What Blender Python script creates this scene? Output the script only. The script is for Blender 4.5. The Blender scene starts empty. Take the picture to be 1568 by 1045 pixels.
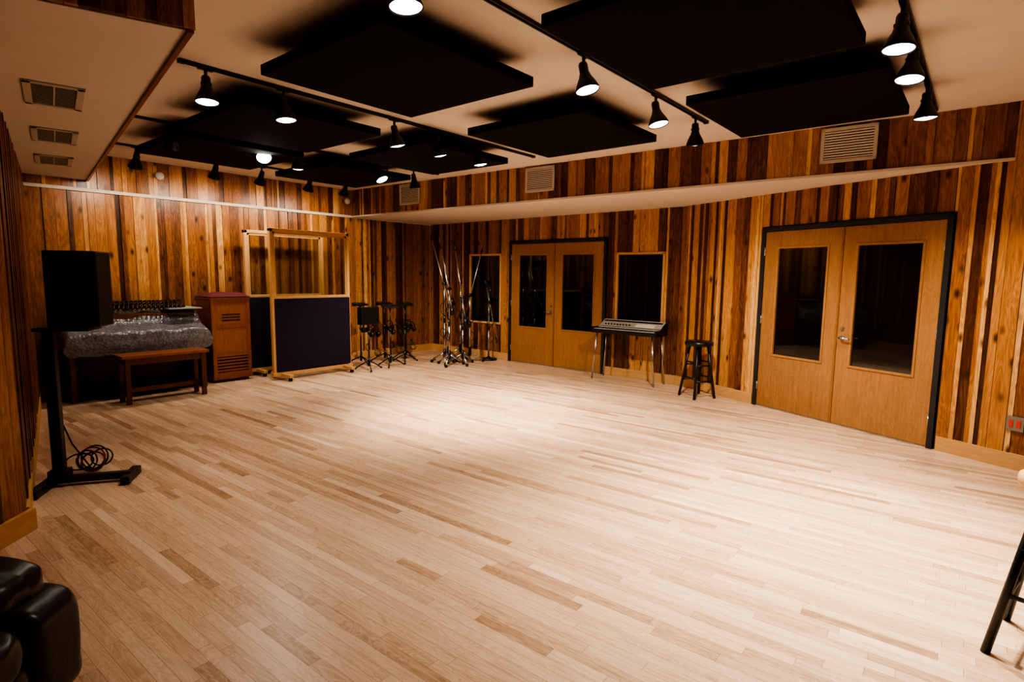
import bpy, bmesh, math, random
from mathutils import Matrix, Vector, noise
random.seed(7)
ZC=2.969; ZS=2.519
col=bpy.context.scene.collection
# ------------------------------------------------------------------ materials
def newmat(name):
    m=bpy.data.materials.new(name);m.use_nodes=True
    nt=m.node_tree;b=nt.nodes["Principled BSDF"]
    return m,nt,b
def simple(name,colr,rough=.5,metal=0,spec=.5,noise_amt=.0,nscale=40,bump=0,bscale=80):
    m,nt,b=newmat(name)
    b.inputs["Base Color"].default_value=(*colr,1);b.inputs["Roughness"].default_value=rough
    b.inputs["Metallic"].default_value=metal;b.inputs["Specular IOR Level"].default_value=spec
    tc=nt.nodes.new("ShaderNodeTexCoord")
    if noise_amt:
        n=nt.nodes.new("ShaderNodeTexNoise");n.inputs["Scale"].default_value=nscale;n.inputs["Detail"].default_value=4
        nt.links.new(tc.outputs["Object"],n.inputs["Vector"])
        r=nt.nodes.new("ShaderNodeMix");r.data_type='RGBA'
        r.inputs[6].default_value=(*[c*(1-noise_amt) for c in colr],1)
        r.inputs[7].default_value=(*[min(1,c*(1+noise_amt)) for c in colr],1)
        nt.links.new(n.outputs["Fac"],r.inputs[0]);nt.links.new(r.outputs[2],b.inputs["Base Color"])
    if bump:
        n=nt.nodes.new("ShaderNodeTexNoise");n.inputs["Scale"].default_value=bscale
        nt.links.new(tc.outputs["Object"],n.inputs["Vector"])
        bp=nt.nodes.new("ShaderNodeBump");bp.inputs["Strength"].default_value=bump;bp.inputs["Distance"].default_value=.005
        nt.links.new(n.outputs["Fac"],bp.inputs["Height"]);nt.links.new(bp.outputs["Normal"],b.inputs["Normal"])
    return m
def ramp(nt,stops):
    r=nt.nodes.new("ShaderNodeValToRGB");e=r.color_ramp.elements
    e[0].position=stops[0][0];e[0].color=(*stops[0][1],1);e[1].position=stops[-1][0];e[1].color=(*stops[-1][1],1)
    for p,c in stops[1:-1]:
        k=e.new(p);k.color=(*c,1)
    return r
def wood(name,stops,rough,sx,sy,grain=.35,knots=0,sheen=.5,bump=.15,wave=0):
    """uses uv (u across, v along) and 'tone' attribute r=tone g=seed"""
    m,nt,b=newmat(name);L=nt.links.new;N=nt.nodes.new
    at=N("ShaderNodeAttribute");at.attribute_name="tone"
    sp=N("ShaderNodeSeparateColor");L(at.outputs["Color"],sp.inputs[0])
    uv=N("ShaderNodeUVMap")
    cb=N("ShaderNodeCombineXYZ")
    ml=N("ShaderNodeMath");ml.operation='MULTIPLY';ml.inputs[1].default_value=37.;L(sp.outputs[1],ml.inputs[0])
    L(ml.outputs[0],cb.inputs[2])
    ad=N("ShaderNodeVectorMath");ad.operation='ADD';L(uv.outputs[0],ad.inputs[0]);L(cb.outputs[0],ad.inputs[1])
    mp=N("ShaderNodeMapping");mp.inputs["Scale"].default_value=(sx,sy,1);L(ad.outputs[0],mp.inputs["Vector"])
    n1=N("ShaderNodeTexNoise");n1.inputs["Scale"].default_value=1;n1.inputs["Detail"].default_value=6;n1.inputs["Roughness"].default_value=.65
    n1.inputs["Distortion"].default_value=.6
    L(mp.outputs[0],n1.inputs["Vector"])
    mp2=N("ShaderNodeMapping");mp2.inputs["Scale"].default_value=(sx*.18,sy*.6,1);L(ad.outputs[0],mp2.inputs["Vector"])
    n2=N("ShaderNodeTexNoise");n2.inputs["Scale"].default_value=1;n2.inputs["Detail"].default_value=2;n2.inputs["Distortion"].default_value=1.2
    L(mp2.outputs[0],n2.inputs["Vector"])
    rings=N("ShaderNodeMath");rings.operation='MULTIPLY';rings.inputs[1].default_value=wave or 9.;L(n2.outputs["Fac"],rings.inputs[0])
    fr=N("ShaderNodeMath");fr.operation='PINGPONG';fr.inputs[1].default_value=.5;L(rings.outputs[0],fr.inputs[0])
    a=N("ShaderNodeMath");a.operation='MULTIPLY_ADD';a.inputs[1].default_value=grain*1.6;L(n1.outputs["Fac"],a.inputs[0]);L(sp.outputs[0],a.inputs[2])
    a2=N("ShaderNodeMath");a2.operation='MULTIPLY_ADD';a2.inputs[1].default_value=grain*.8;L(fr.outputs[0],a2.inputs[0]);L(a.outputs[0],a2.inputs[2])
    a3=N("ShaderNodeMath");a3.operation='SUBTRACT';a3.inputs[1].default_value=grain*1.0;L(a2.outputs[0],a3.inputs[0])
    r=ramp(nt,stops);L(a3.outputs[0],r.inputs[0])
    out=r.outputs[0]
    if knots:
        mk=N("ShaderNodeMapping");mk.inputs["Scale"].default_value=(knots,knots*.55,1);L(ad.outputs[0],mk.inputs["Vector"])
        vo=N("ShaderNodeTexVoronoi");vo.inputs["Scale"].default_value=1;L(mk.outputs[0],vo.inputs["Vector"])
        lt=N("ShaderNodeMapRange");lt.inputs[1].default_value=.07;lt.inputs[2].default_value=.22;lt.inputs[3].default_value=.92;lt.inputs[4].default_value=0
        L(vo.outputs["Distance"],lt.inputs[0])
        mx=N("ShaderNodeMix");mx.data_type='RGBA';mx.inputs[7].default_value=(.03,.009,.004,1)
        L(lt.outputs[0],mx.inputs[0]);L(out,mx.inputs[6]);out=mx.outputs[2]
    L(out,b.inputs["Base Color"])
    b.inputs["Roughness"].default_value=rough;b.inputs["Specular IOR Level"].default_value=sheen
    bp=N("ShaderNodeBump");bp.inputs["Strength"].default_value=bump;bp.inputs["Distance"].default_value=.003
    L(n1.outputs["Fac"],bp.inputs["Height"]);L(bp.outputs["Normal"],b.inputs["Normal"])
    return m
M_cedar=wood("cedar_boards",[(0,(.022,.008,.003)),(.25,(.088,.028,.009)),(.5,(.29,.108,.028)),(.75,(.52,.25,.078)),(1,(.80,.52,.23))],.36,45,2.2,.34,6.5,.5,.3)
M_oakfl=wood("oak_strip_floor",[(0,(.20,.110,.058)),(.3,(.41,.26,.158)),(.6,(.60,.42,.285)),(1,(.76,.59,.44))],.33,70,3.0,.48,0,.5,.05,14)
M_oakdoor=wood("oak_door_veneer",[(0,(.14,.058,.020)),(.35,(.27,.127,.047)),(.7,(.38,.195,.078)),(1,(.50,.285,.125))],.33,40,2.,.42,0,.5,.05,14)
M_pine=wood("pine_frame",[(0,(.38,.19,.07)),(.5,(.60,.36,.16)),(1,(.72,.48,.25))],.45,30,2.,.25,0,.4,.05)
M_walnut=wood("walnut_cabinet",[(0,(.08,.022,.010)),(.5,(.25,.080,.030)),(1,(.42,.16,.06))],.35,35,2.,.3,0,.5,.05)
M_dry=simple("painted_drywall",(.66,.61,.57),.9,noise_amt=.04,nscale=6,bump=.08,bscale=120)
M_trimw=simple("white_painted_trim",(.62,.55,.47),.6,noise_amt=.04)
M_black=simple("black_metal",(.008,.008,.009),.4,noise_amt=.2)
M_frame=simple("dark_door_frame",(.02,.022,.026),.45,noise_amt=.15)
M_fab=simple("black_fabric",(.007,.007,.009),.9,spec=.2,noise_amt=.3,nscale=200,bump=.2,bscale=400)
M_navy=simple("navy_fabric",(.028,.021,.043),.95,spec=.1,noise_amt=.25,nscale=150,bump=.3,bscale=300)
M_chrome=simple("chrome",(.50,.50,.50),.30,metal=1,noise_amt=.05)
M_grey=simple("brushed_silver",(.44,.43,.42),.4,metal=.2,noise_amt=.08)
M_plast=simple("black_plastic",(.012,.012,.013),.35,noise_amt=.2)
M_vent=simple("vent_metal",(.52,.48,.44),.5,noise_amt=.03)
M_dark=simple("dark_void",(.004,.004,.004),.9)
M_red=simple("red_cloth",(.12,.022,.03),.9,noise_amt=.7,nscale=30,bump=.4)
M_redp=simple("red_socket",(.6,.05,.03),.4,noise_amt=.05)
M_white=simple("white_plastic",(.55,.52,.48),.4,noise_amt=.03)
M_steel=simple("steel_plate",(.25,.24,.23),.4,metal=.6,noise_amt=.05)
M_keys=simple("ivory_keys",(.70,.67,.60),.25,noise_amt=.03)
M_leather=simple("black_leather",(.010,.009,.009),.32,noise_amt=.3,nscale=25,bump=.8,bscale=13)
M_cable=simple("cable_rubber",(.01,.01,.01),.5,noise_amt=.1)
M_cabler=simple("cable_red",(.18,.02,.04),.5,noise_amt=.1)
m,nt,b=newmat("dark_window_glass");b.inputs["Base Color"].default_value=(.006,.005,.004,1);b.inputs["Roughness"].default_value=.04;b.inputs["IOR"].default_value=1.8;b.inputs["Specular IOR Level"].default_value=.55
M_glassd=m
tc=nt.nodes.new("ShaderNodeTexCoord");n=nt.nodes.new("ShaderNodeTexNoise");n.inputs["Scale"].default_value=1.5;nt.links.new(tc.outputs["Object"],n.inputs["Vector"])
mr=nt.nodes.new("ShaderNodeMapRange");mr.inputs[3].default_value=.01;mr.inputs[4].default_value=.04;nt.links.new(n.outputs["Fac"],mr.inputs[0]);nt.links.new(mr.outputs[0],b.inputs["Roughness"])
m,nt,b=newmat("clear_pane");nt.nodes.remove(b)
tr=nt.nodes.new("ShaderNodeBsdfTransparent");gl=nt.nodes.new("ShaderNodeBsdfGlossy");gl.inputs["Roughness"].default_value=.03
mx=nt.nodes.new("ShaderNodeMixShader");mx.inputs[0].default_value=.07
tr.inputs[0].default_value=(.9,.9,.88,1)
nt.links.new(tr.outputs[0],mx.inputs[1]);nt.links.new(gl.outputs[0],mx.inputs[2]);nt.links.new(mx.outputs[0],nt.nodes["Material Output"].inputs[0])
M_pane=m
def emis(name,c,s):
    m,nt,b=newmat(name);b.inputs["Base Color"].default_value=(*c,1);b.inputs["Emission Color"].default_value=(*c,1);b.inputs["Emission Strength"].default_value=s
    return m
M_bulb=emis("lamp_lens",(1,.95,.89),8);M_bulbhot=emis("lamp_lens_hot",(1,.96,.90),25)
m,nt,b=newmat("bubble_wrap");L=nt.links.new
b.inputs["Base Color"].default_value=(.33,.33,.35,1);b.inputs["Roughness"].default_value=.25;b.inputs["Specular IOR Level"].default_value=.6
tc=nt.nodes.new("ShaderNodeTexCoord");vo=nt.nodes.new("ShaderNodeTexVoronoi");vo.inputs["Scale"].default_value=34;L(tc.outputs["Object"],vo.inputs["Vector"])
bp=nt.nodes.new("ShaderNodeBump");bp.inputs["Strength"].default_value=.6;bp.inputs["Distance"].default_value=.008;L(vo.outputs["Distance"],bp.inputs["Height"]);L(bp.outputs["Normal"],b.inputs["Normal"])
rr=ramp(nt,[(0,(.22,.22,.24)),(.5,(.15,.15,.165)),(1,(.09,.09,.10))]);L(vo.outputs["Distance"],rr.inputs[0]);L(rr.outputs[0],b.inputs["Base Color"])
M_wrap=m
# ------------------------------------------------------------------ mesh builder
class B:
    def __init__(s,name,mats):
        s.name=name;s.bm=bmesh.new();s.mats=mats
        s.tone=s.bm.loops.layers.float_color.new("tone");s.uv=s.bm.loops.layers.uv.new("UVMap")
    def _paint(s,faces,mi,tone,smooth=False):
        sd=random.random();t=tone if tone is not None else random.uniform(.4,.65)
        for f in faces:
            f.material_index=mi;f.smooth=smooth
            n=f.normal;ax=max(range(3),key=lambda i:abs(n[i]))
            for l in f.loops:
                l[s.tone]=(t,sd,0,1);co=l.vert.co
                if ax==0:l[s.uv].uv=(co.y,co.z)
                elif ax==1:l[s.uv].uv=(co.x,co.z)
                else:l[s.uv].uv=(co.y,co.x)
    def box(s,x0,x1,y0,y1,z0,z1,mi=0,M=None,tone=None,bev=0,rotuv=False):
        vs=[s.bm.verts.new((x,y,z)) for x in(x0,x1) for y in(y0,y1) for z in(z0,z1)]
        idx=[(0,1,3,2),(4,6,7,5),(0,4,5,1),(2,3,7,6),(0,2,6,4),(1,5,7,3)]
        fs=[s.bm.faces.new([vs[i] for i in q]) for q in idx]
        if bev:
            old=set(s.bm.faces)-set(fs)
            es=list({e for f in fs for e in f.edges})
            bmesh.ops.bevel(s.bm,geom=es,offset=bev,segments=2,affect='EDGES',profile=.6)
            fs=[f for f in s.bm.faces if f not in old]
            vs=list({v for f in fs for v in f.verts})
        for f in fs:f.normal_update()
        s._paint(fs,mi,tone)
        if rotuv:
            for f in fs:
                for l in f.loops:
                    u=l[s.uv].uv.copy();l[s.uv].uv=(u.y,u.x)
        if M:
            for v in vs:v.co=M@v.co
        return vs
    def cyl(s,p0,p1,r0,r1=None,seg=14,mi=0,caps=True,smooth=True,tone=None):
        p0=Vector(p0);p1=Vector(p1);r1=r0 if r1 is None else r1
        d=p1-p0;q=d.to_track_quat('Z','Y').to_matrix()
        a=[];b_=[]
        for i in range(seg):
            t=2*math.pi*i/seg;v=q@Vector((math.cos(t),math.sin(t),0))
            a.append(s.bm.verts.new(p0+v*r0));b_.append(s.bm.verts.new(p1+v*r1))
        fs=[s.bm.faces.new([a[i],a[(i+1)%seg],b_[(i+1)%seg],b_[i]]) for i in range(seg)]
        for f in fs:f.normal_update()
        s._paint(fs,mi,tone,smooth)
        if caps:
            cf=[s.bm.faces.new(a[::-1]),s.bm.faces.new(b_)]
            for f in cf:f.normal_update()
            s._paint(cf,mi,tone)
    def lathe(s,prof,M=None,seg=24,mi=0,smooth=True,tone=None):
        M=M or Matrix();rings=[]
        for r,z in prof:
            if r<1e-6: rings.append([s.bm.verts.new(M@Vector((0,0,z)))])
            else: rings.append([s.bm.verts.new(M@Vector((r*math.cos(2*math.pi*i/seg),r*math.sin(2*math.pi*i/seg),z))) for i in range(seg)])
        fs=[]
        for a,b_ in zip(rings,rings[1:]):
            for i in range(seg):
                j=(i+1)%seg
                if len(a)==1 and len(b_)==1: continue
                if len(a)==1: fs.append(s.bm.faces.new([a[0],b_[j],b_[i]]))
                elif len(b_)==1: fs.append(s.bm.faces.new([a[i],a[j],b_[0]]))
                else: fs.append(s.bm.faces.new([a[i],a[j],b_[j],b_[i]]))
        for f in fs:f.normal_update()
        s._paint(fs,mi,tone,smooth)
    def tube(s,pts,r,seg=8,mi=0):
        pts=[Vector(p) for p in pts];rings=[]
        n=len(pts)
        for k,p in enumerate(pts):
            d=(pts[min(k+1,n-1)]-pts[max(k-1,0)]).normalized()
            up=Vector((0,0,1)) if abs(d.z)<.95 else Vector((1,0,0))
            a=d.cross(up).normalized();b_=d.cross(a)
            rings.append([s.bm.verts.new(p+(a*math.cos(2*math.pi*i/seg)+b_*math.sin(2*math.pi*i/seg))*r) for i in range(seg)])
        fs=[]
        for a,b_ in zip(rings,rings[1:]):
            for i in range(seg): fs.append(s.bm.faces.new([a[i],a[(i+1)%seg],b_[(i+1)%seg],b_[i]]))
        fs.append(s.bm.faces.new(rings[0]));fs.append(s.bm.faces.new(rings[-1]))
        for f in fs:f.normal_update()
        s._paint(fs,mi,None,True)
    def grid(s,fn,nu,nv,mi=0,smooth=True):
        V=[[s.bm.verts.new(fn(i/nu,j/nv)) for j in range(nv+1)] for i in range(nu+1)]
        fs=[s.bm.faces.new([V[i][j],V[i+1][j],V[i+1][j+1],V[i][j+1]]) for i in range(nu) for j in range(nv)]
        for f in fs:f.normal_update()
        s._paint(fs,mi,None,smooth)
    def prism(s,pts,z0,z1,mi=0):
        a=[s.bm.verts.new((x,y,z0)) for x,y in pts];b_=[s.bm.verts.new((x,y,z1)) for x,y in pts]
        n=len(pts);fs=[s.bm.faces.new(a[::-1]),s.bm.faces.new(b_)]+[s.bm.faces.new([a[i],a[(i+1)%n],b_[(i+1)%n],b_[i]]) for i in range(n)]
        for f in fs:f.normal_update()
        s._paint(fs,mi,None)
    def done(s,loc=(0,0,0),rz=0,recalc=True):
        if recalc: bmesh.ops.recalc_face_normals(s.bm,faces=s.bm.faces[:])
        me=bpy.data.meshes.new(s.name);s.bm.to_mesh(me);s.bm.free()
        for m in s.mats:me.materials.append(m)
        o=bpy.data.objects.new(s.name,me);col.objects.link(o)
        o.location=loc;o.rotation_euler=(0,0,rz)
        return o
# ------------------------------------------------------------------ room frames
T1=-.7156;T2=-1.1048;TB=2.4507-math.pi/2;TS=-.6637
P1=Vector((-.0257,10.1721));P2=Vector((2.9985,6.8374))
d1=Vector((math.cos(T1),math.sin(T1)));d2=Vector((math.cos(T2),math.sin(T2)))
n4=Vector((-.7707,.6372));db=Vector((.6372,.7707));DB=8.65
def SD(s_,D): v=db*s_+n4*D; return (v.x,v.y)
Kk=Vector((2.37,8.09));C=Vector((-1.65,11.58));CU=Vector((-2.847,10.134));E=Vector((4.055,4.738));BL=Vector((-5.69,6.70))
W2E=P2+d2*4.6
def wall(name,A,Bp,z0=0,z1=ZC,holes=(),rows=None,back=.1,tonef=None,seed=0):
    rnd=random.Random(seed);A=Vector(A);Bp=Vector(Bp);Lw=(Bp-A).length;ang=math.atan2(*(Bp-A).yx)
    b=B(name,[M_cedar,M_dark])
    b.box(0,Lw,0,back,z0,z1,1)
    rows=rows or [(z0,z1)]
    for rz0,rz1 in rows:
        s=0
        cuts=sorted({h[0] for h in holes}|{h[1] for h in holes})
        while s<Lw-1e-4:
            w=rnd.choice([.035,.04,.05,.06,.075,.09,.10,.12,.14])
            e=min(Lw,s+w)
            for c in cuts:
                if s+1e-4<c<e: e=c
            if Lw-e<.02:e=Lw
            w=e-s
            k=rnd.random()
            if w<.06: t=rnd.choice([.16,.24,.34,.58,.76,.88])
            else: t=rnd.uniform(.20,.36) if k<.22 else (rnd.uniform(.42,.62) if k<.80 else rnd.uniform(.64,.82))
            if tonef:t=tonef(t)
            dep=rnd.choice([.012,.018,.026])
            segs=[(rz0,rz1)];mid=(s+e)/2
            for h in holes:
                if h[0]<mid<h[1]:
                    ns=[]
                    for a0,a1 in segs:
                        if h[3]<=a0 or h[2]>=a1: ns.append((a0,a1));continue
                        if h[2]>a0:ns.append((a0,h[2]))
                        if h[3]<a1:ns.append((h[3],a1))
                    segs=ns
            for a0,a1 in segs:
                if a1-a0>.01: b.box(s+.0014,e-.0014,-dep,0,a0,a1,0,tone=t)
            s=e
    return b.done((A.x,A.y,0),ang)
wall("wall_back",BL,C,rows=[(0,ZS),(ZS,ZC)],seed=3)
s0=(P1-C).length
holes1=[(s0-.03,s0+1.99,0,2.14),(s0-1.03,s0-.22,.64,1.92),(s0+2.15,s0+2.95,.81,1.90)]
wall("wall_right_far",C,Kk,holes=holes1,seed=5)
sk=(P2-Kk).length
holes2=[(sk-.03,sk+1.99,0,2.14)]
wall("wall_right_near",Kk,W2E,holes=holes2,seed=9)
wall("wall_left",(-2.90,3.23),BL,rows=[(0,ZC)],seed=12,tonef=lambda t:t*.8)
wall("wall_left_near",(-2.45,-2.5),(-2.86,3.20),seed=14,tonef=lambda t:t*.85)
wall("wall_side",W2E,(3.4,-2.5),seed=15);wall("wall_front",(3.4,-2.5),(-2.45,-2.5),seed=16)
wall("wall_soffit",CU,E,z0=ZS,z1=ZC,seed=21,back=.05)
b=B("ceiling_soffit",[M_dry])
b.prism([tuple(CU),tuple(E),(Kk.x,Kk.y),(C.x,C.y)],ZS-.004,ZS+.04);b.done()
def strip(name,A,Bp,z0,z1,d0,d1_,mat,tone=.5):
    A=Vector(A);Bp=Vector(Bp);b=B(name,[mat]);Lw=(Bp-A).length
    b.box(0,Lw,-d1_,-d0,z0,z1,0,tone=tone,bev=.003,rotuv=True)
    for f in b.bm.faces:
        for l in f.loops:
            l[b.uv].uv=(l.vert.co.z*1.0,l.vert.co.x)
    return b.done((A.x,A.y,0),math.atan2(*(Bp-A).yx))
strip("trim_1",BL,C,ZS-.02,ZS+.02,.0,.045,M_trimw)
strip("trim_2",CU,E,ZS-.012,ZS+.012,.0,.034,M_trimw)
def base(name,A,Bp): return strip(name,A,Bp,0,.13,0,.034,M_pine,.45)
base("baseboard_back",BL,C)
base("baseboard_right_far",C+d1*.03,P1+d1*-.04)
base("baseboard_right_mid",P1+d1*2.0,Kk)
base("baseboard_right_kink",Kk,P2-d2*.04)
base("baseboard_right_near",P2+d2*2.0,W2E)
base("baseboard_left",(-2.90,3.23),BL)
base("baseboard_left_near",(-2.45,-2.5),(-2.86,3.24))
# floor: individual oak strips
b=B("floor",[M_oakfl,M_dark]);rnd=random.Random(4)
R=Matrix.Rotation(TS,4,'Z')
def flq(u0,u1,v0,v1,z,mi,t,sd):
    vs=[b.bm.verts.new(R@Vector((u,v,z))) for u,v in((u0,v0),(u1,v0),(u1,v1),(u0,v1))]
    f=b.bm.faces.new(vs);f.material_index=mi
    for l,(u,v) in zip(f.loops,((u0,v0),(u1,v0),(u1,v1),(u0,v1))):
        l[b.tone]=(t,sd,0,1);l[b.uv].uv=(v,u)
flq(-9,9,-5,11.5,-.0015,1,.5,0)
v=-5.
while v<11.3:
    u=-9-rnd.random()
    while u<9:
        L_=rnd.choice([.3,.45,.6,.8,1.0,1.3])*rnd.uniform(.8,1.2)
        k=rnd.random();t=rnd.gauss(.57,.105) if k<.955 else rnd.uniform(.22,.36)
        flq(u+.0005,min(9,u+L_)-.0005,v+.0004,v+.0576,0,0,max(.1,min(.85,t)),rnd.random())
        u+=L_
    v+=.058
b.bm.normal_update();b.done(recalc=False)
b=B("ceiling",[M_dry])
b.prism([(-2.6,-2.6),(3.5,-2.6),(W2E.x+.1,W2E.y),(Kk.x+.1,Kk.y+.1),(C.x,C.y+.15),(BL.x-.15,BL.y),(-3.0,3.1)],ZC,ZC+.1);b.done()
b=B("ceiling_bulkhead",[M_dry,M_walnut])
bk=[(-1.50,2.76),(-5.28,7.20),(-5.67,6.68),(-2.86,3.19),(-2.77,1.99)]
b.prism(bk,2.64,ZC-.001,0);b.done()
A_=Vector((-2.775,1.965));Bq=Vector((-1.47,2.75))
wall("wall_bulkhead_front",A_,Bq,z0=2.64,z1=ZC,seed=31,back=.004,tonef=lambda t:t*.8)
strip("trim_3",(-1.47,2.75),(-5.27,7.21),2.625,ZC-.002,-.03,-.005,M_walnut,.35)
# ------------------------------------------------------------------ vents
def vent(name,w,h,n,M,vertical=False):
    b=B(name,[M_vent,M_dark]);t=.030 if not vertical else .04
    b.box(-w/2,w/2,-.004,.0,-h/2,h/2,1)
    fd=.018 if not vertical else .010
    for x0,x1,z0,z1 in((-w/2,w/2,h/2-t,h/2),(-w/2,w/2,-h/2,-h/2+t),(-w/2,-w/2+t,-h/2,h/2),(w/2-t,w/2,-h/2,h/2)):
        b.box(x0,x1,-fd,0,z0,z1,0,bev=.002)
    if vertical: b.box(-w/2+t,w/2-t,-.007,-.002,-.004,.004,0)
    for i in range(n):
        if vertical:
            x=-w/2+t+(w-2*t)*(i+.5)/n;b.box(x-.0025,x+.0025,-.006,-.002,-h/2+t,h/2-t,0)
        else:
            z=-h/2+t+(h-2*t)*(i+.5)/n
            b.box(-w/2+t,w/2-t,-.005,.005,-.007,.007,0,M=Matrix.Translation((0,-.009,z))@Matrix.Rotation(.7,4,'X'))
    o=b.done();o.matrix_world=M;return o
def sofp(px):
    t=(px-CU.x)/(E.x-CU.x);return CU+(E-CU)*t
for x in(3.12,.36,-1.62):
    p=sofp(x);vent("air_vent",.46,.32,11,Matrix.Translation((p.x,p.y,2.785))@Matrix.Rotation(TS,4,'Z')@Matrix.Translation((0,-.028,0)))
ab=math.atan2(.779,-.627)
for x,y in((-2.93,3.76),(-3.80,4.85),(-4.65,5.90)):
    vent("ceiling_vent",.60,.30,16,Matrix.Translation((x,y,2.64))@Matrix.Rotation(ab,4,'Z')@Matrix.Rotation(math.pi/2,4,'X'),True)
# ------------------------------------------------------------------ doors and windows
def ddoor(name,Pp,ang,hand):
    b=B(name,[M_oakdoor,M_frame,M_glassd,M_chrome,M_pine]);W=1.958;H=2.11;f=.05
    b.box(-.02,f-.02,-.045,.0,0,H+.02,1,bev=.003);b.box(W-f+.02,W+.02,-.045,0,0,H+.02,1,bev=.003);b.box(-.02,W+.02,-.045,0,H-f+.02,H+.02,1,bev=.003)
    x0=f-.018;x1=W-f+.018;mid=(x0+x1)/2
    b.box(x0,x1,-.004,0,0,H,1)
    b.box(x0,x1,-.035,0,0,.014,3)
    for k,(a,c) in enumerate(((x0,mid-.003),(mid+.003,x1))):
        g0=a+.175;g1=c-.15
        if k==1:g0=a+.155;g1=c-.17
        z0,z1=.64,1.89
        tn=.5+.08*k
        b.box(a,g0,-.028,-.002,.016,H-.035,0,tone=tn);b.box(g1,c,-.028,-.002,.016,H-.035,0,tone=tn+.05)
        b.box(g0,g1,-.028,-.002,.016,z0,0,tone=tn);b.box(g0,g1,-.028,-.002,z1,H-.035,0,tone=tn)
        b.box(g0,g1,-.012,-.008,z0,z1,2)
        for q in((g0-.012,g0+.012,z0-.012,z1+.012),(g1-.012,g1+.012,z0-.012,z1+.012),(g0,g1,z0-.012,z0+.012),(g0,g1,z1-.012,z1+.012)):
            b.box(q[0],q[1],-.036,-.01,q[2],q[3],0,tone=.62,bev=.003)
        hx=a+.0 if k==0 else c
        for z in(.25,1.05,1.85): b.cyl((hx,-.036,z-.05),(hx,-.036,z+.05),.008,mi=3)
    b.box(mid-.012,mid+.012,-.036,-.02,.016,H-.035,0,tone=.30)
    hx=mid+hand*.065
    b.cyl((hx,-.028,.93),(hx,-.04,.93),.028,mi=3);b.cyl((hx,-.04,.93),(hx,-.085,.93),.011,mi=3)
    b.tube([(hx,-.08,.93),(hx+hand*.03,-.085,.932),(hx+hand*.11,-.08,.925)],.010,mi=3)
    b.cyl((hx,-.028,1.03),(hx,-.045,1.03),.018,mi=3)
    return b.done((Pp.x,Pp.y,0),ang)
ddoor("door_1",P1,T1,-1);ddoor("door_2",P2,T2,1)
def window(name,sa,sb,z0,z1):
    b=B(name,[M_pine,M_glassd,M_frame]);w=sb-sa;t=.035
    b.box(0,w,-.004,0,z0,z1,1)
    b.box(.0,w,-.034,0,z0,z0+t,0,bev=.003);b.box(0,w,-.034,0,z1-t,z1,0,bev=.003)
    b.box(0,t,-.034,0,z0,z1,0,bev=.003);b.box(w-t,w,-.034,0,z0,z1,0,bev=.003)
    b.box(t,w-t,-.02,-.004,z0+t,z0+t+.012,2);b.box(t,w-t,-.02,-.004,z1-t-.012,z1-t,2)
    p=P1+d1*sa;return b.done((p.x,p.y,0),T1)
window("window_1",-1.03,-.22,.64,1.92);window("window_2",2.15,2.95,.81,1.90)
# ------------------------------------------------------------------ acoustic clouds
def cloud(x,y,i):
    b=B("acoustic_ceiling_panel",[M_fab,M_black]);h=.62
    b.box(-h,h,-h,h,-.035,.03,0,bev=.006)
    b.box(-h+.16,h-.16,-h+.16,h-.16,.03,.06,1)
    for sx in(-1,1):
        for sy in(-1,1): b.cyl((sx*.4,sy*.4,.05),(sx*.4,sy*.4,.145),.008,mi=1,seg=8)
    return b.done((x,y,2.823),TB)
for i,(x,y) in enumerate([(-.75,3.87),(1.0,3.12),(2.12,4.40),(.45,5.38),(-2.09,5.27),(-3.17,6.31),(-2.25,7.70),(-.94,6.51)]): cloud(x,y,i)
# ------------------------------------------------------------------ tracks + spot lamps
def track(A,Bp):
    A=Vector(A);Bp=Vector(Bp);b=B("lighting_track",[M_black]);L_=(Bp-A).length
    b.box(0,L_,-.018,-.008,-.022,0,0);b.box(0,L_,.008,.018,-.022,0,0);b.box(0,L_,-.018,.018,-.006,0,0)
    b.box(-.04,0,-.02,.02,-.026,0,0);b.box(L_,L_+.03,-.02,.02,-.026,0,0)
    b.done((A.x,A.y,ZC-.0005),math.atan2(*(Bp-A).yx))
    return A,Bp
tr={1:track((-2.25,4.05),(.22,7.02)),2:track((-.75,2.38),(1.75,5.40)),3:track((-3.55,5.40),(-1.10,8.28)),4:track((1.25,2.2),(3.50,4.92)),5:track((-4.62,6.40),(-2.45,9.05))}
def proj(k,p):
    A,Bp=tr[k];d=(Bp-A).normalized();return A+d*((Vector(p)-A).dot(d))
PW=1.4
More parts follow.
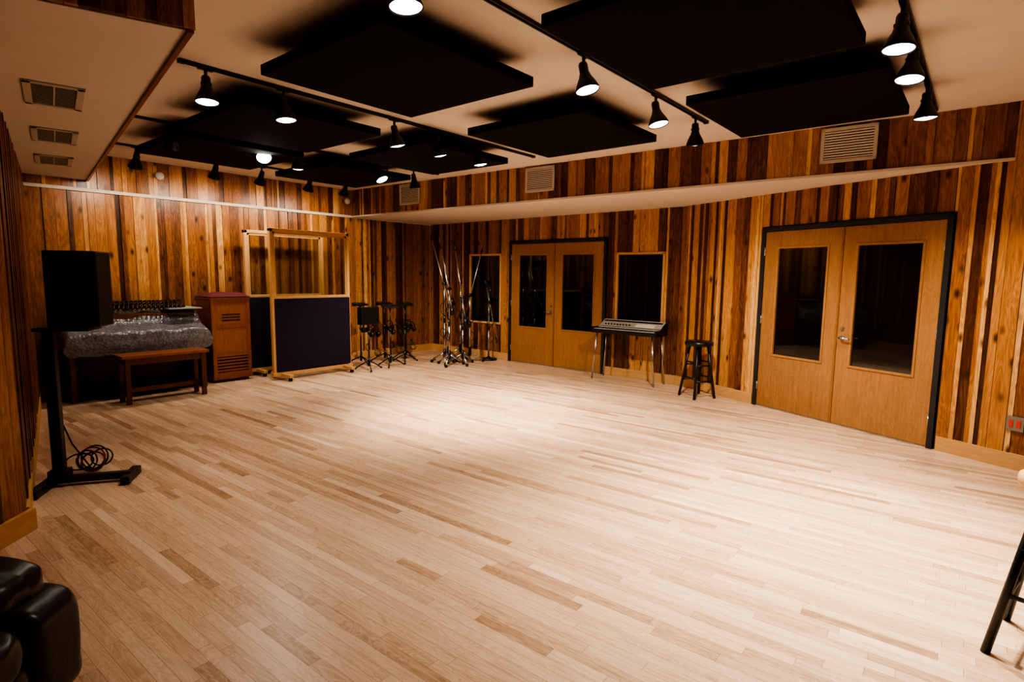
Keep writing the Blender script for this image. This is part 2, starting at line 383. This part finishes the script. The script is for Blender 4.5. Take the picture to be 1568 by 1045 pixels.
def lamp(k,p,target,power,hot=False,size=100,blend=1,color=(1,.86,.70)):
    q=proj(k,p);piv=Vector((q.x,q.y,ZC-.105));d=(Vector(target)-piv).normalized()
    b=B("track_spotlight",[M_black,M_bulbhot if hot else M_bulb,M_chrome])
    b.box(-.05,.05,-.016,.016,.072,.082,0,M=Matrix.Rotation(TB,4,'Z'))
    b.cyl((0,0,0),(0,0,.08),.011)
    b.cyl((0,0,-.005),(0,0,.03),.017)
    M=d.to_track_quat('Z','Y').to_matrix().to_4x4()
    b.lathe([(0,-.035),(.024,-.033),(.030,-.02),(.030,.03),(.036,.045),(.040,.06),(.062,.10),(.076,.135),(.078,.150),(.074,.150),(.068,.13)],M)
    b.cyl(M@Vector((-.034,0,.02)),M@Vector((.034,0,.02)),.012,mi=0)
    b.lathe([(.073,.143),(.055,.150),(.03,.156),(0,.158)],M,mi=1)
    o=b.done(tuple(piv))
    ld=bpy.data.lights.new("spot_beam","SPOT");ld.energy=power*PW;ld.spot_size=math.radians(size);ld.spot_blend=blend;ld.color=color;ld.shadow_soft_size=.05
    lo=bpy.data.objects.new("spot_beam",ld);col.objects.link(lo);lo.parent=o
    lo.matrix_local=Matrix.Translation(d*.215)@(-d).to_track_quat('Z','Y').to_matrix().to_4x4()
    return o
for p,t,w in [((-2.04,4.05),(-2.0,3.9,0),36),((-1.68,4.50),(-1.5,4.5,0),45)]: lamp(1,p,t,w)
for p,t,w in [((-1.02,5.35),(-.60,5.9,0),200),((-.66,5.75),(-.25,6.4,0),290),((-.25,6.18),(.05,6.5,0),150)]: lamp(1,p,t,w,size=76)
for p,t,w in [((-.47,2.66),(-.3,2.5,0),55),((.55,3.72),(1.0,3.4,0),80),((1.20,4.53),(1.6,4.2,0),50)]: lamp(2,p,t,w,size=88)
lamp(2,(1.68,5.16),(1.98,6.1,0),220,size=125)
lamp(3,(-3.25,5.65),(-4.6,6.9,.9),14);lamp(3,(-2.66,6.30),(-1.6,4.2,.4),18,True);lamp(3,(-2.45,6.65),(-2.6,7.1,0),60,size=115)
lamp(3,(-1.75,7.5),(-.4,6.9,.3),25,True);lamp(3,(-1.30,7.90),(-1.15,8.9,0),180,size=125)
for p,t,w in [((1.98,3.09),(1.75,2.9,0),230),((2.36,3.53),(2.0,3.3,0),230)]: lamp(4,p,t,w,size=88)
lamp(4,(3.02,4.30),(3.15,4.4,0),115,size=120)
for s_ in (2.42,3.30,3.90,4.62,5.22):
    p=SD(s_,7.58);w=SD(s_,8.62);lamp(5,p,(w[0],w[1],1.0),16,size=166,blend=.7)
# ------------------------------------------------------------------ objects at the back wall
b=B("rotary_speaker_cabinet",[M_walnut,M_dark,M_red,M_black])
w,d,h=.53,.48,1.16
b.box(0,w,0.012,d,.06,h,0,tone=.5);b.box(-.01,w+.01,-.005,d+.005,h,h+.03,0,tone=.6,bev=.006);b.box(-.008,w+.008,-.002,d,.04,.09,0,tone=.4,bev=.004)
for x0,x1 in((0,.05),(w-.05,w)): b.box(x0,x1,0,.014,.09,h,0,tone=.55)
for z0,z1 in((.09,.14),(.36,.42),(.76,.82),(h-.05,h)): b.box(.05,w-.05,0,.014,z0,z1,0,tone=.5)
b.box(.05,w-.05,.006,.013,.42,.76,0,tone=.62);b.box(.05,w-.05,.004,.013,.82,h-.05,0,tone=.58)
b.box(.05,w-.05,.010,.0125,.14,.36,1)
for i in range(5): b.box(.05,w-.05,-.002,.008,-.012,.012,0,M=Matrix.Translation((0,.004,.165+i*.043)),tone=.5)
for z in(.86,.90,.94): b.box(.14,w-.14,.001,.006,z,z+.014,1)
for x in(.05,w-.05):
    for y in(.06,d-.06): b.cyl((x,y,.04),(x,y,0),.022,mi=3)
def cl(u,v):
    x=-.02+u*(w+.035);y=-.02+v*(d+.035);edge=min(u,1-u,v,1-v)
    z=h+.035+.045*min(1,edge*6)+.03*noise.noise(Vector((x*7,y*7,1)))*min(1,edge*8)
    return Vector((x,y,z))
b.grid(cl,20,20,2)
x,y=SD(3.33,8.07);b.done((x,y,0),TB)
b=B("covered_organ",[M_walnut,M_wrap,M_black,M_grey])
w,d=1.52,.66
b.box(.02,.07,.05,d-.05,0,.80,0,tone=.15);b.box(w-.07,w-.02,.05,d-.05,0,.80,0,tone=.15);b.box(.07,w-.07,d-.14,d-.1,.08,.80,0,tone=.1)
b.box(.02,w-.02,.0,d-.05,.62,.78,0,tone=.2,bev=.01);b.box(.05,w-.05,.26,d-.06,.78,1.0,0,tone=.2,bev=.01)
b.box(.1,w-.1,.1,.35,.04,.10,2);
for i in range(13): b.box(.3+i*.07,.33+i*.07,-.02,.25,.05,.075,2)
prof=[(-.04,.54),(-.05,.66),(-.03,.80),(.08,.835),(.20,.87),(.27,.97),(.34,1.02),(.52,1.03),(.62,1.02),(.655,.95),(.66,.80)]
def wrap(u,v):
    x=-.05+u*(w+.1);t=v*(len(prof)-1);i=min(int(t),len(prof)-2);f=t-i
    y=prof[i][0]*(1-f)+prof[i+1][0]*f;z=prof[i][1]*(1-f)+prof[i+1][1]*f
    e=min(u,1-u)*w
    if e<.07:
        k=1-e/.07;z=z-(z-.62)*k*k*.9
    nn=noise.noise(Vector((x*5,y*6,z*5)))*.022+noise.noise(Vector((x*14,y*14,z*14)))*.008
    return Vector((x,y-nn*.6,z+nn))
b.grid(wrap,60,40,1)
b.box(1.10,1.50,.10,.60,-.006,.006,3,M=Matrix.Translation((0,.0,1.055)))
for i in range(21):
    x=.30+i*.050
    pts=[(x-.03+.06*math.sin(a),.20+a*.12,1.055+.10*math.sin(a)) for a in [k*math.pi/8 for k in range(9)]]
    b.tube(pts,.011,seg=6,mi=2)
b.box(.27,1.36,.28,.31,1.06,1.085,2);b.box(.27,1.36,.50,.53,1.06,1.085,2)
x,y=SD(1.70,7.93);b.done((x,y,0),TB)
b=B("organ_bench",[M_walnut,M_black]);w,d,h=.95,.34,.57
b.box(0,w,0,d,h-.035,h,0,tone=.5,bev=.008);b.box(.05,w-.05,.04,d-.04,h-.11,h-.035,0,tone=.2)
for x0 in(.04,w-.09):
    for y0 in(.03,d-.07): b.box(x0,x0+.05,y0,y0+.04,0,h-.035,0,tone=.12,bev=.004)
b.box(.06,w-.06,d/2-.02,d/2+.02,.12,.17,0,tone=.12);
for x0 in(.045,w-.085): b.box(x0,x0+.04,.05,d-.05,.12,.17,0,tone=.12)
x,y=SD(2.07,7.42);b.done((x,y,0),TB)
def gobo(s_,D,rot=0,w=1.28):
    b=B("studio_gobo",[M_pine,M_navy,M_pane,M_black]);h=2.15;t=.045
    for x in(0,w-t): b.box(x,x+t,0,.06,.07,h,0,bev=.004)
    b.box(0,w,0,.06,h-t,h,0,bev=.004,rotuv=True);b.box(t,w-t,0,.06,1.165,1.205,0,bev=.004,rotuv=True)
    for x in(t+.0,w-2*t+.015): b.box(x,x+.03,.01,.05,1.205,h-t,0,tone=.4)
    b.box(t,w-t,.01,.05,h-t-.03,h-t,0,tone=.4);b.box(t+.03,w-t-.03,.027,.033,1.205,h-t-.03,2)
    b.box(t*.8,w-t*.3,-.012,.072,.12,1.165,1,bev=.012)
    b.box(-.02,w+.02,-.01,.07,.055,.11,0,bev=.005)
    for x in(.10,w-.16):
        b.box(x,x+.06,-.24,.30,.05,.095,0,bev=.006)
        for y in(-.2,.26):
            b.cyl((x+.01,y,.024),(x+.05,y,.024),.024,mi=3);b.cyl((x+.03,y,.03),(x+.03,y,.055),.012,mi=3)
    x,y=SD(s_,D);return b.done((x,y,0),TB+rot)
gobo(3.99,7.68);gobo(3.93,8.30)
def hpstand(x,y,rz,h=1.0,style=0):
    b=B("headphone_mixer_stand",[M_black,M_plast,M_chrome])
    for k in range(3):
        a=k*2*math.pi/3;b.tube([(0,0,.14),(.10*math.cos(a),.10*math.sin(a),.10),(.24*math.cos(a),.24*math.sin(a),.012)],.010)
        b.cyl((.235*math.cos(a),.235*math.sin(a),.0),(.245*math.cos(a),.245*math.sin(a),.025),.016)
    b.cyl((0,0,.06),(0,0,.20),.020);b.cyl((0,0,.2),(0,0,h*.6),.013);b.cyl((0,0,h*.58),(0,0,h*.63),.020);b.cyl((0,0,h*.6),(0,0,h-.03),.009)
    b.cyl((0,0,h-.06),(0,0,h-.02),.02)
    if style==0:
        b.box(-.13,.13,-.08,.08,-.018,.018,1,M=Matrix.Translation((0,0,h))@Matrix.Rotation(.12,4,'X'),bev=.008)
        for i in range(6): b.cyl((-.1+i*.04,-.03,h+.015),(-.1+i*.04,-.03,h+.032),.009,mi=1,seg=8)
        b.box(-.09,.09,.08,.10,-.03,.03,1,M=Matrix.Translation((0,0,h)))
    else:
        b.box(-.17,.17,-.06,.06,-.14,.14,1,M=Matrix.Translation((0,0,h-.12)),bev=.01)
        b.box(-.14,.14,-.066,-.06,-.11,.11,0,M=Matrix.Translation((0,0,h-.12)))
    hz=h*.60;b.cyl((0,0,hz+.09),(.10,-.02,hz+.10),.006)
    pts=[(.10+.075*math.cos(a),-.03,hz+.02+.085*math.sin(a)) for a in [math.pi*k/10-.35 for k in range(0,13)]]
    b.tube(pts,.010,mi=1)
    for sx in(-1,1):
        b.cyl((.10+sx*.045,-.03,hz-.035),(.10+sx*.085,-.03,hz-.025),.046,.040,mi=1)
    pts=[(.1+.05*math.cos(a)+.01*k*.2,-.06,.28+.06*math.sin(a)) for k,a in enumerate([2*math.pi*j/12 for j in range(25)])]
    b.tube(pts,.005,seg=6,mi=0)
    return b.done((x,y,0),rz)
for s_,D,rz,h,st in [(5.48,7.50,.9,.99,1),(5.72,8.05,1.3,1.02,0),(5.96,7.56,.6,1.0,0),(6.22,8.05,1.1,1.02,0),(6.40,7.72,.7,1.01,0),(6.72,8.08,1.4,1.0,0)]:
    x,y=SD(s_,D);hpstand(x,y,rz,h,st)
def boom(x,y,rz,h,bl,tilt,round_=False):
    b=B("boom_microphone_stand",[M_chrome,M_black,M_plast])
    if round_: b.lathe([(0,.0),(.15,0),(.155,.015),(.15,.03),(.04,.04),(.02,.07),(0,.07)],mi=1)
    else:
        for k in range(3):
            a=k*2*math.pi/3+.3;b.tube([(0,0,.18),(.1*math.cos(a),.1*math.sin(a),.13),(.25*math.cos(a),.25*math.sin(a),.03)],.014,mi=0)
            b.cyl((.25*math.cos(a)-.015,.25*math.sin(a),.025),(.25*math.cos(a)+.015,.25*math.sin(a),.025),.025,mi=1)
        b.cyl((0,0,.10),(0,0,.25),.026,mi=1)
    b.cyl((0,0,.05),(0,0,h*.55),.014);b.cyl((0,0,h*.52),(0,0,h*.60),.022,mi=1);b.cyl((0,0,h*.55),(0,0,h),.010)
    b.cyl((-.03,0,h),(.03,0,h),.030,mi=1)
    dx,dz=math.cos(tilt),math.sin(tilt);P=Vector((0,.02,h))
    a=P-Vector((dx,0,dz))*bl*.35;e=P+Vector((dx,0,dz))*bl*.65
    b.cyl(a,e,.009);b.cyl(a-Vector((dx,0,dz))*.07,a+Vector((dx,0,dz))*.06,.036,mi=1)
    b.cyl(e,e+Vector((dx,0,dz))*.04,.014,mi=2);b.cyl(e+Vector((dx,0,dz))*.03,e+Vector((dx,0,dz))*.10,.018,.012,mi=2)
    b.tube([(.03+.07*math.cos(t),.0,h*.75-.08+.10*math.sin(t)) for t in [k*math.pi/6 for k in range(13)]],.006,seg=6,mi=1)
    b.tube([(.02+.06*math.cos(t),.02,h*.45-.08+.08*math.sin(t)) for t in [k*math.pi/6 for k in range(13)]],.006,seg=6,mi=1)
    return b.done((x,y,0),rz)
for s_,D,rz,h,bl,ti in [(6.78,7.12,2.5,1.38,1.2,1.22),(7.04,7.30,2.8,1.45,1.15,1.34),(6.92,6.82,2.7,1.15,1.2,1.40),(7.26,6.98,-.5,1.18,1.15,1.28),(7.45,7.40,3.0,1.4,1.0,1.4),(6.68,6.90,2.2,1.3,1.1,1.22)]:
    x,y=SD(s_,D);boom(x,y,rz,h,bl,ti)
x,y=SD(7.62,6.85);boom(x,y,-.5,1.05,1.0,-1.35,True)
# ------------------------------------------------------------------ keyboard on legs
b=B("electric_piano",[M_black,M_grey,M_keys,M_chrome]);w,d=1.06,.36
b.box(0,w,0,d,.70,.745,0,bev=.008)
b.box(0,.03,0,d,.74,.79,0,bev=.006);b.box(w-.03,w,0,d,.74,.79,0,bev=.006)
MM=Matrix.Translation((0,.235,.825))@Matrix.Rotation(.55,4,'X')
b.box(.03,w-.03,-.12,.12,-.008,.008,1,M=MM,bev=.004)
b.box(.03,w-.03,.17,.345,.742,.80,0)
b.box(.0,w,.325,.36,.742,.88,0,bev=.006)
b.box(.02,w-.02,-.004,.010,.712,.762,0)
for i in range(44):
    x0=.035+i*(w-.07)/44;b.box(x0+.0008,x0+(w-.07)/44-.0008,.014,.135,.745,.768,2)
for i in range(44):
    if i%7 not in(2,6): xx=.035+(i+1)*(w-.07)/44;b.box(xx-.006,xx+.006,.06,.135,.768,.78,0)
for i in range(9): b.cyl(MM@Vector((.12+i*.05,-.02,.008)),MM@Vector((.12+i*.05,-.02,.024)),.011,mi=0)
b.box(.62,.92,-.05,.03,.008,.011,2,M=MM);b.box(.05,w-.05,.06,.09,.008,.011,0,M=MM)
for x0,sx in((.08,-1),(w-.08,1)):
    for y0,sy in((.04,-1),(d-.04,1)):
        b.cyl((x0,y0,.70),(x0+sx*.06,y0+sy*.02,.0),.013,mi=3)
n1=Vector((-d1.y,d1.x));o_=P1+d1*2.02-n1*.47
b.done((o_.x,o_.y,0),T1)
# ------------------------------------------------------------------ stools
def stool(name,x,y,rz,h,mat,seatm,r=.175,wide=.20):
    b=B(name,[mat,seatm,M_chrome])
    b.lathe([(0,h),(r-.02,h),(r,h-.012),(r+.004,h-.03),(r,h-.055),(r-.03,h-.062),(0,h-.062)],mi=1)
    for k in range(4):
        a=math.pi/4+k*math.pi/2;c,s_=math.cos(a),math.sin(a)
        b.cyl((c*.11,s_*.11,h-.055),(c*wide,s_*wide,0),.015,.017)
    for z in(.22,.42):
        rr=.11+(wide-.11)*(1-z/(h-.05))
        for k in range(4):
            a=math.pi/4+k*math.pi/2;a2=a+math.pi/2;zz=z+(.04 if k%2 else 0)
            b.cyl((math.cos(a)*rr,math.sin(a)*rr,zz),(math.cos(a2)*rr,math.sin(a2)*rr,zz),.010)
    return b.done((x,y,0),rz)
stool("bar_stool",2.40,7.23,.35,.73,M_black,M_leather,.175,.22)
stool("bar_stool",2.25,2.18,.68,.76,M_black,M_pine,.17,.26)
# ------------------------------------------------------------------ pa speaker on stand
b=B("speaker_on_stand",[M_black,M_fab,M_plast])
b.box(-.035,.035,-.03,.03,.05,1.12,0,bev=.006)
b.box(-.06,.06,-.05,.05,.05,.12,0,bev=.008)
b.box(-.05,.28,-.12,.12,1.12,1.145,0,bev=.004)
b.box(-.05,.44,-.03,.03,.02,.07,0,bev=.008)
b.box(-.09,-.03,-.28,.14,.0,.06,0,bev=.01);b.box(.40,.46,-.12,.16,.0,.06,0,bev=.01)
b.box(.05,.36,-.14,.12,1.148,1.67,2,bev=.012)
b.box(.07,.34,-.152,-.138,1.17,1.65,1,bev=.004)
b.done((-3.23,3.93,0),.30)
b=B("cable_coil",[M_cable,M_cabler]);rnd=random.Random(5)
for k in range(7):
    cx,cy=-3.27+rnd.uniform(-.03,.10),4.22+rnd.uniform(-.04,.06);rr=rnd.uniform(.07,.11);ph=rnd.random()*6;til=rnd.uniform(.3,1.2)
    pts=[(cx+rr*math.cos(a+ph),cy+rr*.5*math.sin(a+ph)*math.cos(til),.02+rr*(1+math.sin(a+ph))*math.sin(til)+.004*k) for a in [2*math.pi*j/24 for j in range(26)]]
    b.tube(pts,.006,seg=6,mi=1 if k%3==1 else 0)
b.tube([(-3.28,4.03,1.1),(-3.33,4.05,.8),(-3.34,4.08,.5),(-3.28,4.12,.25),(-3.2,4.2,.02)],.006,seg=6)
b.done()
# ------------------------------------------------------------------ leather armchair
b=B("leather_armchair",[M_leather,M_black])
def puff(cx,cy,cz,sx,sy,sz,p=4,amp=.015,seed=0):
    def fn(u,v):
        th=u*2*math.pi;ph=(v-.5)*math.pi
        c=lambda a:math.copysign(abs(math.cos(a))**(2/p),math.cos(a));s_=lambda a:math.copysign(abs(math.sin(a))**(2/p),math.sin(a))
        X=c(ph)*c(th);Y=c(ph)*s_(th);Z=s_(ph)
        nn=1+amp*noise.noise(Vector((X*2+seed,Y*2,Z*2)))*2+amp*.5*noise.noise(Vector((X*5+seed,Y*5,Z*5)))
        return Vector((cx+sx*X*nn,cy+sy*Y*nn,cz+sz*Z*nn))
    b.grid(fn,72,48,0)
for sy in(-1,1):
    puff(-.02,sy*.35,.26,.43,.135,.20,6,.012,5+sy)
    puff(-.06,sy*.35,.45,.38,.155,.115,3.4,.02,8+sy)
puff(.0,0,.22,.42,.24,.13,6,.012,3)
puff(.03,0,.38,.41,.225,.085,4,.02,2)
puff(-.40,0,.40,.10,.46,.32,6,.012,9);puff(-.33,0,.62,.12,.26,.20,3.5,.02,11)
for sx in(-1,1):
    for sy in(-1,1): b.cyl((sx*.34,sy*.36,0),(sx*.34,sy*.36,.09),.025,mi=1)
b.done((-1.875,1.40,0),.12)
# ------------------------------------------------------------------ small fixtures
p=P2+d2*2.56
b=B("wall_outlet",[M_steel,M_redp,M_black]);b.box(-.06,.06,-.008,0,-.06,.06,0,bev=.003)
for x in(-.025,.025): b.box(x-.014,x+.014,-.012,-.008,-.03,.03,1,bev=.002)
o=b.done((p.x,p.y,.38),T2);o.location=(p.x-.026*math.cos(T2+math.pi/2),p.y-.026*math.sin(T2+math.pi/2),.38)
for s_,z in((2.98,2.80),(5.9,2.78)):
    b=B("smoke_detector",[M_white]);b.lathe([(0,.0),(.055,0),(.055,.02),(.04,.035),(0,.038)])
    x,y=SD(s_,8.622);o=b.done((x,y,z));o.rotation_euler=(math.pi/2,0,TB)
# ------------------------------------------------------------------ world, camera, colour
w=bpy.data.worlds.new("world");bpy.context.scene.world=w;w.use_nodes=True
w.node_tree.nodes["Background"].inputs[0].default_value=(1,.8,.6,1);w.node_tree.nodes["Background"].inputs[1].default_value=.02
f,p_,r_,H=886.6,.1160,.0119,1.542
F=Vector((0,math.cos(p_),-math.sin(p_)));U=Vector((0,math.sin(p_),math.cos(p_)));Rr=Vector((1,0,0))
R2=Rr*math.cos(r_)+U*math.sin(r_);U2=U*math.cos(r_)-Rr*math.sin(r_)
cd=bpy.data.cameras.new("camera");cd.sensor_width=36;cd.lens=f/1600*36;cd.clip_start=.02
co=bpy.data.objects.new("camera",cd);col.objects.link(co)
co.matrix_world=Matrix((( R2.x,U2.x,-F.x,0),(R2.y,U2.y,-F.y,0),(R2.z,U2.z,-F.z,H),(0,0,0,1)))
bpy.context.scene.camera=co
bpy.context.view_layer.update()
RZ=Matrix.Rotation(-TB,4,'Z')
for o in list(bpy.data.objects):
    if o.parent is None: o.matrix_world=RZ@o.matrix_world
vs=bpy.context.scene.view_settings;vs.view_transform='AgX';vs.look='AgX - High Contrast';vs.exposure=0.38
